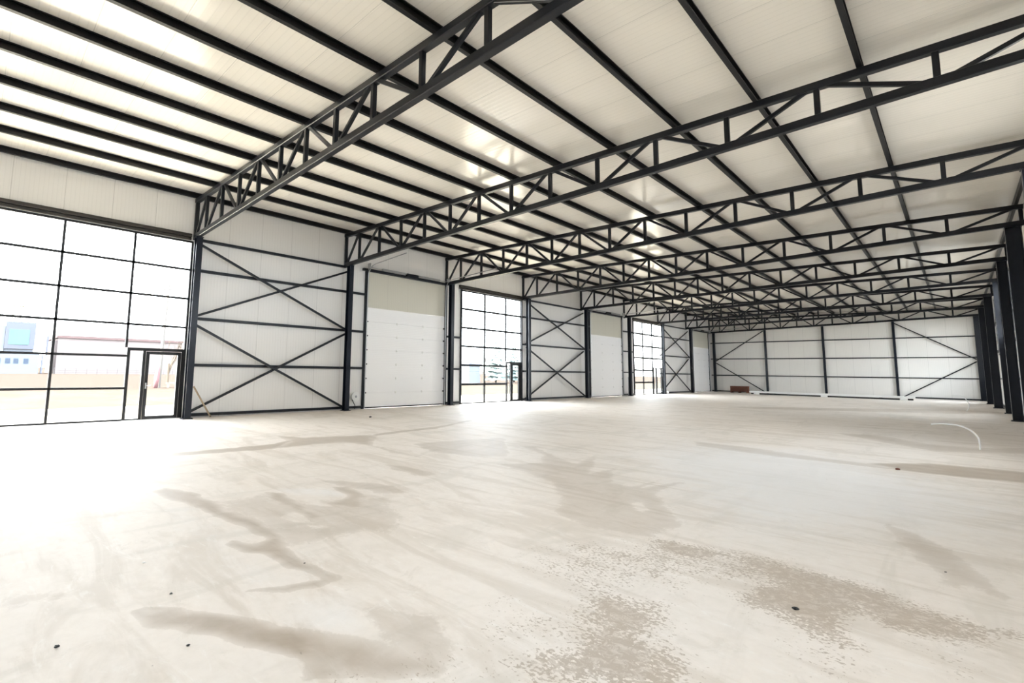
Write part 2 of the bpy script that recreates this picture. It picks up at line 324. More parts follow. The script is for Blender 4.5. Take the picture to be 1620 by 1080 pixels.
def obj(name, bm, m, parent=None, smooth=False):
    bmesh.ops.recalc_face_normals(bm, faces=bm.faces)
    me = bpy.data.meshes.new(name); bm.to_mesh(me); bm.free(); me.materials.append(m)
    if smooth: me.polygons.foreach_set('use_smooth', [True] * len(me.polygons))
    o = bpy.data.objects.new(name, me); C.objects.link(o)
    if parent is not None:
        o.parent = parent; o.matrix_parent_inverse = Matrix.Translation(-parent.location)
    return o
def tag(o, label, cat, group=None, kind=None):
    o['label'] = label; o['category'] = cat
    if group: o['group'] = group
    if kind: o['kind'] = kind
    return o
def thing(name, label, cat, loc, group=None, kind=None):
    o = bpy.data.objects.new(name, None); C.objects.link(o); o.location = loc; o.empty_display_size = 0.2
    return tag(o, label, cat, group, kind)
def bar(name, prof, A, B, m, parent=None, up=(0,0,1)):
    bm = bmesh.new(); sweep_(bm, prof, A, B, up); return obj(name, bm, m, parent)
def boxo(name, b, m, parent=None):
    bm = bmesh.new(); box(bm, *b); return obj(name, bm, m, parent)

# ------------------------------------------------------------------ floor
def build_floor():
    xs = np.unique(np.round(np.concatenate([np.arange(-0.1, 19.1, 0.05), [19.1]]), 3))
    ys = np.concatenate([[Y_FRONT - 0.1, -3, -1, 0.5, 1.2], np.arange(1.6, 13, 0.05), np.arange(13, 24, 0.1), np.arange(24, 55, 0.5), [55.05]])
    X, Yg = np.meshgrid(xs, ys); nx, ny = len(xs), len(ys)
    P = np.stack([X.ravel(), Yg.ravel()], 1); P0 = P
    rng = np.random.RandomState(5)
    def vnoise(x, y):
        T = rng.rand(97, 97); xi, yi = np.floor(x).astype(int), np.floor(y).astype(int); fx, fy = x - xi, y - yi
        fx, fy = fx*fx*(3-2*fx), fy*fy*(3-2*fy); g = lambda i, j: T[(xi+i) % 97, (yi+j) % 97]
        return (g(0,0)*(1-fx)+g(1,0)*fx)*(1-fy) + (g(0,1)*(1-fx)+g(1,1)*fx)*fy - .5
    warp = np.zeros_like(P)
    for fq, am in ((1.3, .10), (3.1, .08), (7.3, .06)):
        for ax in (0, 1): warp[:, ax] += vnoise(P[:, 0]*fq, P[:, 1]*fq) * am
    P = P + warp
    def field(L, inside_full):
        out = np.zeros(len(P))
        for w, s, poly in L:
            q = np.array(poly); lo, hi = q.min(0) - 1.2 * s, q.max(0) + 1.2 * s
            idx = np.where((P[:,0] > lo[0]) & (P[:,0] < hi[0]) & (P[:,1] > lo[1]) & (P[:,1] < hi[1]))[0]
            if not len(idx): continue
            p_ = P[idx]; ins = np.zeros(len(idx), bool); dist = np.full(len(idx), 9.0)
            for a, b in zip(q, np.roll(q, -1, 0)):
                c = (a[1] > p_[:,1]) != (b[1] > p_[:,1])
                with np.errstate(divide='ignore', invalid='ignore'):
                    xi = (b[0]-a[0]) * (p_[:,1]-a[1]) / (b[1]-a[1] if b[1] != a[1] else 1e-9) + a[0]
                ins ^= c & (p_[:,0] < xi)
                ab = b - a; tt = np.clip(((p_ - a) @ ab) / max(ab @ ab, 1e-9), 0, 1)
                dist = np.minimum(dist, np.hypot(*(p_ - (a + tt[:,None] * ab)).T))
            sd_ = np.where(ins, dist, -dist); v = np.clip(0.5 + sd_ / (2 * s), 0, 1) * abs(w)
            if w > 0: out[idx] = np.maximum(out[idx], v)
            else: out[idx] = out[idx] * (1 - v / abs(w) * 0.75)
        return out
    st, spk, pl = field(STAIN, 1), field(SPECK, 1), field(PALE, 1)
    me = bpy.data.meshes.new('floor')
    co = np.zeros((len(P), 3), np.float32); co[:, :2] = P0
    i = np.arange(nx * ny).reshape(ny, nx)
    f = np.stack([i[:-1,:-1], i[:-1,1:], i[1:,1:], i[1:,:-1]], -1).reshape(-1, 4)
    me.vertices.add(len(co)); me.vertices.foreach_set('co', co.ravel())
    me.loops.add(f.size); me.loops.foreach_set('vertex_index', f.ravel().astype(np.int32))
    me.polygons.add(len(f)); me.polygons.foreach_set('loop_start', np.arange(0, f.size, 4, dtype=np.int32))
    me.update(calc_edges=True)
    for nm, a in (('stain', st), ('speckle', spk), ('pale', pl)):
        at = me.attributes.new(nm, 'FLOAT', 'POINT'); at.data.foreach_set('value', a.astype(np.float32))
    me.materials.append(M_FLOOR)
    o = bpy.data.objects.new('floor', me); C.objects.link(o)
    tag(o, 'pale concrete floor with damp patches and worn speckles', 'floor', kind='structure')
build_floor()

# ------------------------------------------------------------------ shell
bm = bmesh.new()
v = [bm.verts.new(c) for c in ((-0.12, Y_FRONT-.1, z_roof(-.12)), (X_R+.1, Y_FRONT-.1, z_roof(X_R+.1)), (X_R+.1, Y_FAR+.1, z_roof(X_R+.1)), (-.12, Y_FAR+.1, z_roof(-.12)))]
w = [bm.verts.new(q.co + Vector((0, 0, 0.1))) for q in v]
bm.faces.new(v); bm.faces.new(w)
for i in range(4): bm.faces.new((v[i], v[(i+1) % 4], w[(i+1) % 4], w[i]))
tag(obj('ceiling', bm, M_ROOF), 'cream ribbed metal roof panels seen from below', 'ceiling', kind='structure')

def wallseg(bm, y0, y1, z0, z1): box(bm, -0.1, 0.0, y0, y1, z0, z1)
ZT = 7.26
bm = bmesh.new()
WIN = [(0.72, 6.60, 0), (19.12, 24.02, 3), (37.95, 43.35, 6)]     # glazed openings y0, y1, bay
DOOR = [(13.45, 17.90), (31.50, 35.95), (50.0, 54.15)]            # roller door openings
ops = sorted([(a, b, 5.68) for a, b, _ in WIN] + [(a, b, 4.20) for a, b in DOOR])
y = Y_FRONT - .1
for a, b, zt in ops:
    wallseg(bm, y, a, -0.1, ZT); wallseg(bm, a, b, zt, ZT); y = b
wallseg(bm, y, Y_FAR + .1, -0.1, ZT)
tag(obj('wall_left', bm, M_WALL), 'off-white ribbed panel wall along the left side', 'wall', kind='structure')
tag(boxo('wall_back', (-.1, X_R+.1, Y_FAR, Y_FAR+.1, -.1, ZT), M_WALLX), 'off-white panel wall closing the far end of the hall', 'wall', kind='structure')
bm = bmesh.new(); y = Y_FRONT - .1
for a, b, z0, z1 in sorted(RWIN):
    box(bm, X_R, X_R+.1, y, a, -.1, z_roof(X_R)+.02); box(bm, X_R, X_R+.1, a, b, z1, z_roof(X_R)+.02); box(bm, X_R, X_R+.1, a, b, -.1, z0-.001); y = b
box(bm, X_R, X_R+.1, y, Y_FAR, -.1, z_roof(X_R)+.02)
tag(obj('wall_right', bm, M_WALL), 'off-white panel wall behind the right row of columns', 'wall', kind='structure')
tag(boxo('wall_front', (-.1, X_R+.1, Y_FRONT-.1, Y_FRONT, -.1, ZT), M_WALLX), 'off-white panel wall behind the camera', 'wall', kind='structure')

# ------------------------------------------------------------------ columns
CD = {1: 'between the nearest glazing and first braced bay', 2: 'between the first braced bay and nearest roller door',
      3: 'between the nearest roller door and second glazing', 4: 'between the second glazing and second braced bay',
      5: 'between the second braced bay and second roller door', 6: 'between the second roller door and third glazing',
      7: 'between the third glazing and third braced bay', 8: 'between the third braced bay and farthest roller door',
      9: 'in the far left corner beside the farthest door'}
def column(x0, x1, yc, wy, zt, label, group):
    cx = (x0 + x1) / 2
    r = thing('steel_column', label, 'column', (cx, yc, 0), group, 'thing')
    bm = bmesh.new(); prof = [(a, b) for a, b in hsec(wy, x1 - x0, 0.015, 0.010)]
    # flange faces look along x: profile u = y, v = x
    A, B = Vector((cx, yc, 0.02)), Vector((cx, yc, zt))
    ra = [bm.verts.new((cx + b, yc + a, 0.02)) for a, b in prof]; rb = [bm.verts.new((cx + b, yc + a, zt)) for a, b in prof]
    n = len(prof)
    for i in range(n): bm.faces.new((ra[i], ra[(i+1) % n], rb[(i+1) % n], rb[i]))
    bm.faces.new(ra); bm.faces.new(rb)
    obj('shaft', bm, M_COL, r)
    bm = bmesh.new(); box(bm, x0-.05, x1+.05, yc-wy/2-.05, yc+wy/2+.05, 0.0, 0.022)
    for sx in (-1, 1):
        for sy in (-1, 1):
            bx, by = cx + sx*((x1-x0)/2+.02), yc + sy*(wy/2+.02)
            sweep_(bm, circ(0.014, 6), (bx, by, .02), (bx, by, .045))
    obj('base_plate', bm, M_COL, r)
    boxo('cap_plate', (x0-.02, x1+.02, yc-wy/2-.02, yc+wy/2+.02, zt, zt+.018), M_COL, r)
for i, y in enumerate(YC):
    column(0.32, 0.53, y, 0.19, z_bot(.4) - 0.02, 'dark steel column on the left wall ' + CD[i+1], 'columns along the left wall')
RO = {3: 'nearest the camera, cut by the right edge of the photo', 4: 'second from the camera, with a pale sheen', 5: 'third from the camera',
      6: 'fourth from the camera', 7: 'fifth from the camera', 8: 'second from the far wall', 9: 'in the far right corner against the end wall'}
RX = {3: (18.42, 18.78), 4: (18.44, 18.78), 5: (18.50, 18.78), 6: (18.60, 18.80), 7: (18.45, 18.78), 8: (18.37, 18.74), 9: (18.24, 18.62)}
for n in range(3, 10):
    column(*RX[n], YC[n-1], 0.20, z_bot(18.5) - 0.02, 'dark steel right-row column, ' + RO[n], 'columns in the right row')

# ------------------------------------------------------------------ trusses
POSTS = [0.06, 1.02, 2.33, 3.62, 4.89, 6.13, 7.38, 8.62, 9.93, 11.30, 12.74, 14.19, 15.68, 17.22, 18.80]
def truss(n, y, label):
    r = thing('roof_truss', label, 'roof truss', (0.0, y, z_bot(0)), 'roof trusses across the hall')
    x0, x1 = 0.0, 18.86
    bar('top_chord', rrect(0.14, 0.14, .012), (x0, y, z_top(x0)-.07), (x1, y, z_top(x1)-.07), M_STEEL, r)
    bar('bottom_chord', rrect(0.14, 0.15, .012), (x0+.08, y, z_bot(x0)+.075), (x1, y, z_bot(x1)+.075), M_STEEL, r)
    zt = lambda x: z_top(x) - .12; zb = lambda x: z_bot(x) + .13
    for i, x in enumerate(POSTS):
        bar('post', rrect(0.09 if i else 0.12, 0.09, .008), (x, y, zb(x)-.03 if i else z_bot(0)-.02), (x, y, zt(x)+.03), M_STEEL, r, (1,0,0))
    def diag(xa, ta, xb, tb):
        A = Vector((xa, y, zt(xa) + .05 if ta else zb(xa) - .05)); B = Vector((xb, y, zt(xb) + .05 if tb else zb(xb) - .05))
        bar('diagonal', rrect(0.075, 0.075, .008), A, B, M_STEEL, r)
    diag(POSTS[0] + .07, 0, POSTS[1] - .03, 1)
    diag(POSTS[1] + .07, 0, POSTS[2] - .05, 1)
    for i in range(2, 14):
        up = (i % 2 == 1)       # odd posts carry bottom nodes
        diag(POSTS[i] + .07, 0 if up else 1, POSTS[i+1] - .07, 1 if up else 0)
    return r
TN = {1: 'nearest the camera, from the column beside the nearest glass door', 2: 'second from the camera, from the column beside the roller door',
      3: 'third from the camera, from the column before the second glazing', 4: 'fourth from the camera, starting past the second glazing',
      5: 'fifth from the camera, in the middle of the hall', 6: 'sixth from the camera, fourth from the far wall',
      7: 'seventh from the camera, third from the far wall', 8: 'second from the far wall', 9: 'standing against the far end wall'}
for n, y in enumerate(YC, 1): truss(n, y, 'dark lattice roof truss, ' + TN[n])

# ------------------------------------------------------------------ purlins
PX = [0.09, 1.62, 3.04, 4.45, 5.90, 7.30, 8.68, 10.11, 11.65, 13.18, 14.72, 16.30, 17.75]
ORD = ['against the left wall at the eave', 'second from the left wall', 'third from the left wall', 'fourth from the left wall', 'fifth from the left wall',
       'sixth from the left wall', 'middle one of thirteen across the roof', 'sixth from the right wall', 'fifth from the right wall', 'fourth from the right wall',
       'third from the right wall', 'second from the right wall', 'nearest the right wall']
PX[-1] = 18.72
for x, l in zip(PX, ORD):
    zc = z_top(x) + PURLIN_H / 2
    o = bar('roof_purlin', csec(0.08, PURLIN_H, .006, .022), (x, Y_FRONT, zc), (x, Y_FAR, zc), M_PURLIN)
    tag(o, 'long dark roof purlin under the cream panels, ' + l, 'purlin', 'purlins under the roof')

# ------------------------------------------------------------------ wall girts and braces on the left wall
BAYN = {1: 'first braced bay', 4: 'second braced bay', 7: 'third braced bay'}
GZ = [0.09, 1.66, 3.16, 4.73, 5.74]
GL = ['at the floor', 'lowest above the floor', 'at mid height', 'below the top one', 'topmost, under the truss']
def girt(y0, y1, z, label, group, h=0.09, m=M_STEEL):
    o = bar('wall_girt', rrect(0.10, h, .006), (0.055, y0, z), (0.055, y1, z), m)
    tag(o, label, 'wall rail', group); return o
for b in (1, 4, 7):
    y0, y1 = YC[b-1], YC[b]
    for z, gl_ in zip(GZ, GL): girt(y0, y1, z, 'horizontal dark wall rail in the %s, %s' % (BAYN[b], gl_), 'wall rails in the ' + BAYN[b])
    for za, zb_, lab in ((5.60, 3.16, 'upper cross, falling away from the camera'), (3.17, 5.52, 'upper cross, rising away from the camera'),
                         (3.0, 0.12, 'lower cross, falling away from the camera'), (0.12, 3.0, 'lower cross, rising away from the camera')):
        rise = zb_ > za
        xx = 0.175 if rise else 0.262
        o = bar('diagonal_brace', rrect(0.075, 0.075, .008), (xx, y0+.0, za), (xx, y1-.0, zb_), M_STEEL)
        tag(o, 'diagonal steel brace in the %s, %s' % (BAYN[b], lab), 'brace', 'diagonal braces in the ' + BAYN[b])
# short rails on the strips of wall beside doors and windows
STR = [(12.31, 13.32, 'between the column and the nearest roller door', (0.09, 1.66, 3.16, 4.73)),
       (18.06, 19.02, 'between the nearest roller door and second glazing', (0.09, 1.70, 3.25)),
       (30.38, 31.36, 'between the column and the second roller door', (0.09, 1.66, 3.16, 4.73)),
       (48.5, 49.86, 'between the column and the farthest roller door', (0.09, 1.66, 3.16, 4.73)),
       (36.12, 37.85, 'between the second roller door and third glazing', (0.09, 1.70, 3.25, 4.73))]
for y0, y1, lab, zs in STR:
    for z, gl_ in zip(zs, GL):
        girt(y0, y1, z, 'short dark wall rail %s, %s' % (lab, gl_), 'short wall rails ' + lab)

# ------------------------------------------------------------------ glazing
def h_bar(name, y0, y1, z, m, par, w=0.06, h=0.05): return boxo(name, (-0.06, -0.06+w, y0, y1, z-h/2, z+h/2), m, par)
def v_bar(name, y, z0, z1, m, par, w=0.06, t_=0.065): return boxo(name, (-0.06, -0.06+w, y-t_/2, y+t_/2, z0, z1), m, par)
RZ = [0.95, 1.90, 2.85, 3.78, 4.73]
def glazing(n, y0, y1, mulls, dy0, dside, dy1, label, bt=.065):
    """door sits between dy0 and dy1; side light up to dside"""
    r = thing('window_%d' % n, label, 'window', (0, (y0+y1)/2, 0), kind='structure')
    bm = bmesh.new(); DT = 2.15
    box(bm, -.07, .0, y0, y0+.06, 0, 5.68); box(bm, -.07, .0, y1-.06, y1, 0, 5.68)
    box(bm, -.07, .0, y0+.06, y1-.06, 5.62, 5.68); box(bm, -.07, .0, y0+.06, dy0, 0, .05)
    if dy1 < y1 - .12: box(bm, -.07, .0, dy1, y1-.06, 0, .05)
    obj('window_frame', bm, M_FRAME, r)
    for m_ in mulls: v_bar('mullion', m_, 0.05 if m_ < dy0 - .1 else DT, 5.62, M_FRAME, r, t_=bt)
    for z in RZ:
        h_bar('transom', y0+.06, (dy0 if z < DT else y1-.06), z, M_FRAME, r, h=bt)
    bm = bmesh.new(); box(bm, -.04, -.03, y0+.06, dy0, .05, 5.62); box(bm, -.04, -.03, dy0, y1-.06, DT, 5.62)
    obj('window_glass', bm, M_GLASS, r)
    # steel channel over the opening
    return r
def glass_door(n, dy0, dside, dy1, label, handle=True):
    DT = 2.15
    r = thing('door_%d' % n, label, 'door', (0, (dy0+dy1)/2, 0), kind='structure')
    bm = bmesh.new()
    box(bm, -.08, .01, dy0, dy0+.08, 0, DT); box(bm, -.08, .01, dy1-.09, dy1, 0, DT); box(bm, -.08, .01, dy0+.08, dy1-.09, DT-.09, DT)
    box(bm, -.08, .01, dside-.06, dside+.02, 0, DT-.09); box(bm, -.08, .01, dy0+.08, dside-.06, 0, .05)
    obj('door_frame', bm, M_FRAME, r)
    obj_l = bmesh.new(); a, b = dside+.03, dy1-.10
    box(obj_l, -.07, .015, a, a+.09, .02, DT-.10); box(obj_l, -.07, .015, b-.09, b, .02, DT-.10)
    box(obj_l, -.07, .015, a+.09, b-.09, .02, .11); box(obj_l, -.07, .015, a+.09, b-.09, DT-.19, DT-.10)
    leaf = obj('door_leaf', obj_l, M_FRAME, r)
    boxo('leaf_glass', (-.035, -.025, a+.09, b-.09, .11, DT-.19), M_GLASS, leaf)
    boxo('side_glass', (-.035, -.025, dy0+.08, dside-.06, .05, DT-.09), M_GLASS, r)
    bm = bmesh.new(); path(bm, [(.015, a+.045, 1.02), (.06, a+.045, 1.02), (.06, a+.17, 1.02)], .011)
    box(bm, .015, .022, a+.025, a+.065, .93, 1.1)
    obj('door_handle', bm, M_GALV, leaf)
    bm = bmesh.new(); box(bm, -.1, .06, dy0, dy1, 0.0, .02)
    obj('threshold', bm, M_GALV, r)
glazing(1, 0.72, 6.60, (1.57, 3.27, 4.97), 5.00, 5.45, 6.56, 'tall gridded glazing at the left edge of the photo')
glass_door(1, 5.00, 5.47, 6.56, 'dark framed glass door in the nearest glazing at the left')
glazing(2, 19.12, 24.02, (20.90, 22.62), 22.68, 23.12, 23.92, 'second gridded glazing along the left wall, past the nearest roller door', .10)
glass_door(2, 22.68, 23.10, 23.92, 'narrow glass door in the second glazing along the left wall')
glazing(3, 37.95, 43.35, (39.60, 41.30), 41.42, 41.95, 43.05, 'third and farthest gridded glazing along the left wall', .13)
glass_door(3, 41.42, 41.95, 43.05, 'small glass door in the farthest glazing of the left wall')
# unseen glazing in the right wall, partly added for fill light
for n, (a, b, z0, z1) in enumerate(RWIN, 4):
    r = thing('window_%d' % n, 'gridded glazing in the right wall, out of the photo, %s' % ('nearest the camera, added for fill light', 'second', 'third', 'fourth, added for fill light', 'farthest and tallest, added for fill light')[n-4], 'window', (X_R, (a+b)/2, z0), kind='structure')
    bm = bmesh.new(); nz_ = max(2, round((z1-z0)/.95))
    for i in range(5): yy = a + .03 + (b-a-.06)*i/4; box(bm, X_R+.02, X_R+.08, yy-.03, yy+.03, z0, z1)
    for i in range(nz_+1): zz = z0 + .03 + (z1-z0-.06)*i/nz_; box(bm, X_R+.025, X_R+.075, a, b, zz-.025, zz+.025)
    obj('window_frame', bm, M_FRAME, r); boxo('window_glass', (X_R+.045, X_R+.055, a, b, z0, z1), M_GLASS, r)
# channels over the openings
for (a, b), lab in (((0.2, 6.5), 'over the nearest glazing'), ((18.9, 24.1), 'over the second glazing'), ((37.8, 43.5), 'over the farthest glazing')):
    bm = bmesh.new(); sweep_(bm, rrect(.12, .10, .01), (.075, a, 5.84), (.075, b, 5.84)); sweep_(bm, rrect(.07, .09, .01), (.048, a, 5.735), (.048, b, 5.735))
    tag(obj('lintel_channel', bm, M_BEAM), 'brown-grey steel channel ' + lab, 'lintel', 'channels over the glazing', 'thing')
# jamb posts beside glazing
for y, lab in ((19.07, 'left jamb post of the second glazing'), (24.10-.13, 'right jamb post of the second glazing'), (37.88, 'left jamb post of the farthest glazing'), (43.42, 'right jamb post of the farthest glazing')):
    tag(bar('jamb_post', rrect(.08, .08, .006), (.045, y, 0), (.045, y, 5.68), M_STEEL, up=(1,0,0)), 'dark steel ' + lab, 'post', 'jamb posts')

# ------------------------------------------------------------------ sectional doors
def sectional(n, y0, y1, label, which, detail, spring_side=True):
    r = thing('door_%d' % n, label, 'door', (0, (y0+y1)/2, 0), kind='structure')
    H, ns = 4.20, 7; sh = (H - 0.06) / ns
    bm = bmesh.new(); box(bm, -.045, .035, y0+.01, y1-.01, 0.01, .06); obj('bottom_seal', bm, M_BLACK, r)
    for i in range(ns):
        z0 = .06 + i*sh
        bm = bmesh.new(); box(bm, -.03, .03, y0-.03, y1+.03, z0+.009, z0+sh-.009); box(bm, -.04, -.01, y0-.03, y1+.03, z0-.012, z0+.014)
        e = obj('door_section', bm, M_DOOR, r)
        if i:
            bm = bmesh.new()
            for yy in (y0 + (y1-y0)*.36, y0 + (y1-y0)*.70):
                box(bm, .03, .042, yy-.03, yy+.03, z0-.05, z0+.05); sweep_(bm, circ(.012, 8), (.045, yy-.035, z0), (.045, yy+.035, z0))
            obj('hinge', bm, M_WHITE, e)
            bm = bmesh.new()
            for yy in (y0+.015, y1-.015):
                box(bm, .03, .045, yy-.04, yy+.04, z0-.03, z0+.03); sweep_(bm, circ(.022, 8), (.06, yy-.03, z0), (.06, yy+.03, z0))
            obj('roller', bm, M_BLACK, e)
    # side tracks, curving into the inclined roof tracks
    for s, yy in ((0, y0-.045), (1, y1+.045)):
        pts = [(.09, yy, 0.0), (.09, yy, 5.45), (.12, yy, 5.66), (.22, yy, 5.84), (.40, yy, 5.93), (.60, yy, 5.97)]
        end = (3.3, yy, 6.12) if s else (2.6, yy, 6.10)
        bm = bmesh.new(); smooth_tube(bm, pts + [end], .022, 6); obj('track', bm, M_GALV, r)
    # torsion shaft with springs
    bm = bmesh.new(); sweep_(bm, circ(.014, 8), (.20, y0-.1, 5.88), (.20, y1+.1, 5.88)); obj('spring_shaft', bm, M_GALV, r)
    for a, b in ((y0+.6, y0+1.9), (y0+2.65, y0+4.0)):
        bm = bmesh.new()
        k_ = int((b-a)/.06)
        for i in range(k_): sweep_(bm, circ(.05, 10), (.20, a+i*.06, 5.88), (.20, a+i*.06+.045, 5.88))
        obj('torsion_spring', bm, M_GALV, r)
    bm = bmesh.new(); box(bm, .10, .24, y0+1.95, y0+2.6, 5.78, 5.92); obj('bearing_bracket', bm, M_STEEL, r)
    for yy in (y0-.08, y1+.08):
        bm = bmesh.new(); sweep_(bm, circ(.07, 14), (.20, yy-.03, 5.88), (.20, yy+.03, 5.88)); box(bm, .10, .30, yy-.012, yy+.012, 5.75, 6.05)
        obj('cable_drum', bm, M_GALV, r)
    # steel surround posts and header, and the beige panel above the leaf
    for yy, sl in ((y0-.10, 'near jamb post of the '), (y1+.10, 'far jamb post of the ')):
        tag(bar('jamb_post', rrect(.10, .10, .006), (.04, yy, 0), (.04, yy, 5.80), M_STEEL, up=(1,0,0)), 'dark steel ' + sl + which, 'post', 'jamb posts')
    tag(bar('door_header', rrect(.12, .11, .006), (.075, y0-.3 if n != 6 else y0-.1, 5.78), (.075, y1+.15, 5.78), M_STEEL), 'dark steel header above the ' + which, 'header', 'headers over roller doors')
    tag(boxo('overdoor_panel', (.001, .012, y0-.05, y1+.05, 4.22, 5.72), M_BEIGE), 'beige wall panel above the ' + which, 'panel', 'panels above roller doors')
sectional(4, *DOOR[0], 'nearest white sectional roller door with paired hinges', 'nearest roller door', True)
sectional(5, *DOOR[1], 'second white sectional roller door along the left wall', 'second roller door', True)
sectional(6, *DOOR[2], 'farthest white sectional roller door in the left corner', 'farthest roller door', False)

# ------------------------------------------------------------------ far wall steel
XW = [4.80, 9.17, 13.78]
for x, lab in zip(XW, ('left one of three on the far end wall', 'middle one of three on the far end wall', 'right one of three on the far end wall')):
    o = bar('wall_post', hsec(.16, .16, .012, .01), (x, Y_FAR-.10, 0), (x, Y_FAR-.10, z_bot(x)), M_COL, up=(0,1,0))
    tag(o, 'slim dark steel post, ' + lab, 'post', 'posts on the far end wall')
for z, gl_ in ((0.08, 'along the floor'), (1.60, 'at eye height'), (3.19, 'at mid height'), (4.76, 'topmost below the truss')):
    o = bar('wall_girt', rrect(.08, .08, .006), (0.02, Y_FAR-.045, z), (X_R-.02, Y_FAR-.045, z), M_STEEL)
    tag(o, 'long dark rail across the far end wall, ' + gl_, 'wall rail', 'rails on the far end wall')
for A, B, lab in (((.52, 2.98), (4.70, 5.80), 'rising from the left corner column'), ((.52, 2.80), (4.60, .12), 'falling from the left corner column'),
                  ((18.22, 3.02), (13.86, 5.95), 'rising from the right corner column'), ((18.22, 2.86), (14.1, .12), 'falling from the right corner column')):
    o = bar('diagonal_brace', rrect(.075, .075, .008), (A[0], Y_FAR-.17, A[1]), (B[0], Y_FAR-.17, B[1]), M_STEEL)
    tag(o, 'diagonal steel brace on the far end wall, ' + lab, 'brace', 'diagonal braces on the far end wall')
# right wall rails
for z, gl_ in ((0.09, 'at the floor'), (1.62, 'at eye height'), (3.19, 'at mid height'), (4.76, 'highest')):
    o = bar('wall_girt', rrect(.08, .09, .006), (X_R-.045, 24.2, z), (X_R-.045, Y_FAR-.1, z), M_STEEL)
    tag(o, 'long dark rail on the right wall behind the columns, ' + gl_, 'wall rail', 'rails on the right wall')

# ------------------------------------------------------------------ things standing about
def arc(cx, y, r, x_end, ht, n=14):
    pts = [(cx, y, -.02), (cx, y, .16*ht)]
    return pts
def conduit(pts, label):
    """Catmull-Rom through the given points"""
    P = [Vector(p_) for p_ in pts]; P = [P[0]*2 - P[1]] + P + [P[-1]*2 - P[-2]]; out = []
    for i in range(1, len(P)-2):
        for s in range(6):
            t_ = s/6; a, b, c, d = P[i-1:i+3]
            out.append(.5*((2*b) + (c-a)*t_ + (2*a-5*b+4*c-d)*t_*t_ + (3*b-a-3*c+d)*t_**3))
    out.append(P[-2]); bm = bmesh.new(); smooth_tube(bm, out, .016, 8)
    tag(obj('conduit_pipe', bm, M_WHITE, smooth=True), label, 'pipe', 'white conduits rising from the floor')
conduit([(17.375, 18.1, -.01), (17.38, 18.1, .12), (17.36, 18.1, .27), (17.25, 18.1, .42), (17.06, 18.1, .51), (16.8, 18.1, .525), (16.62, 18.1, .50)], 'near white plastic conduit curving up out of the floor at right')
conduit([(17.33, 36.6, -.01), (17.42, 36.6, .2), (17.43, 36.6, .38), (17.36, 36.6, .58), (17.25, 36.6, .71), (17.06, 36.6, .78), (16.9, 36.6, .77)], 'far white plastic conduit curving up out of the floor at right')

# timber plank leaning on the first column
tag(bar('timber_plank', rrect(.05, .022, .003), (.66, 7.25, .05), (.58, 6.72, 1.0), M_WOOD, up=(1,0,0)), 'thin weathered timber plank leaning beside the column at the nearest glass door', 'plank')

# hose reel box on the wall strip
r = thing('cable_reel', 'round white cable reel with a dark cord on the wall beside the nearest roller door', 'cable reel', (.1, 12.92, .34))
bm = bmesh.new()
def disc_x(bm, x0, x1, y, z, r_, n=24): sweep_(bm, circ(r_, n), (x0, y, z), (x1, y, z))
disc_x(bm, .10, .13, 12.90, .52, .19); disc_x(bm, .21, .24, 12.90, .52, .19); obj('reel_drum', bm, M_WHITE, r)
bm = bmesh.new(); disc_x(bm, .13, .21, 12.90, .52, .165); disc_x(bm, .24, .245, 12.90, .52, .05); obj('wound_hose', bm, M_GALV, r)
bm = bmesh.new(); box(bm, .0, .10, 12.86, 12.94, .40, .64); disc_x(bm, .24, .26, 12.90, .52, .04, 12); obj('bracket', bm, M_GALV, r)
bm = bmesh.new(); smooth_tube(bm, [(.17, 12.78, .50), (.18, 12.77, .38), (.18, 12.84, .26), (.18, 12.90, .18), (.18, 12.90, .02)], .016, 8); obj('cord', bm, M_BLACK, r)

# light grey rod beside the second roller door
tag(bar('wall_conduit', circ(.03, 8), (.12, 36.72, 0), (.12, 36.72, 1.35), M_GALV, up=(1,0,0)), 'short pale pipe standing between the second roller door and third glazing', 'pipe')
# small white box at the third glazing
tag(boxo('junction_box', (.10, .26, 43.5, 43.68, .0, .24), M_WHITE), 'small white box on the floor beside the farthest glazing', 'box')
# pale vertical downpipe beside column 7
tag(bar('drain_pipe', circ(.05, 12), (.42, 42.60, .0), (.42, 42.60, 5.6), M_WHITE, up=(1,0,0)), 'white vertical pipe beside the third braced bay', 'pipe')

# brown crate by the far wall
r = thing('wooden_crate', 'reddish brown wooden crate on the floor near the far left corner', 'crate', (2.85, 53.6, 0))
x0, x1, y0, y1 = 2.12, 3.56, 53.25, 53.85
bm = bmesh.new()
for x in (x0, (x0+x1)/2-.05, x1-.1): box(bm, x, x+.1, y0, y1, 0, .10)
obj('runners', bm, M_CRATE, r)
bm = bmesh.new(); box(bm, x0, x1, y0, y0+.03, .10, .26); box(bm, x0, x1, y0, y0+.03, .28, .42); box(bm, x0, x1, y0, y0+.03, .44, .58)
box(bm, x0, x1, y1-.03, y1, .10, .58); box(bm, x0, x0+.03, y0, y1, .10, .58); box(bm, x1-.03, x1, y0, y1, .10, .58); box(bm, x0, x1, y0, y1, .10, .13)
obj('side_boards', bm, M_CRATE, r)
bm = bmesh.new()
for i in range(6): box(bm, x0-.02, x1+.02, y0-.02+i*.107, y0-.02+i*.107+.095, .58, .605)
obj('lid', bm, M_CRATE, r)
bm = bmesh.new()
for x in (x0+.03, x1-.13): box(bm, x, x+.1, y0-.02, y0, .08, .58)
obj('batten', bm, M_CRATE, r)

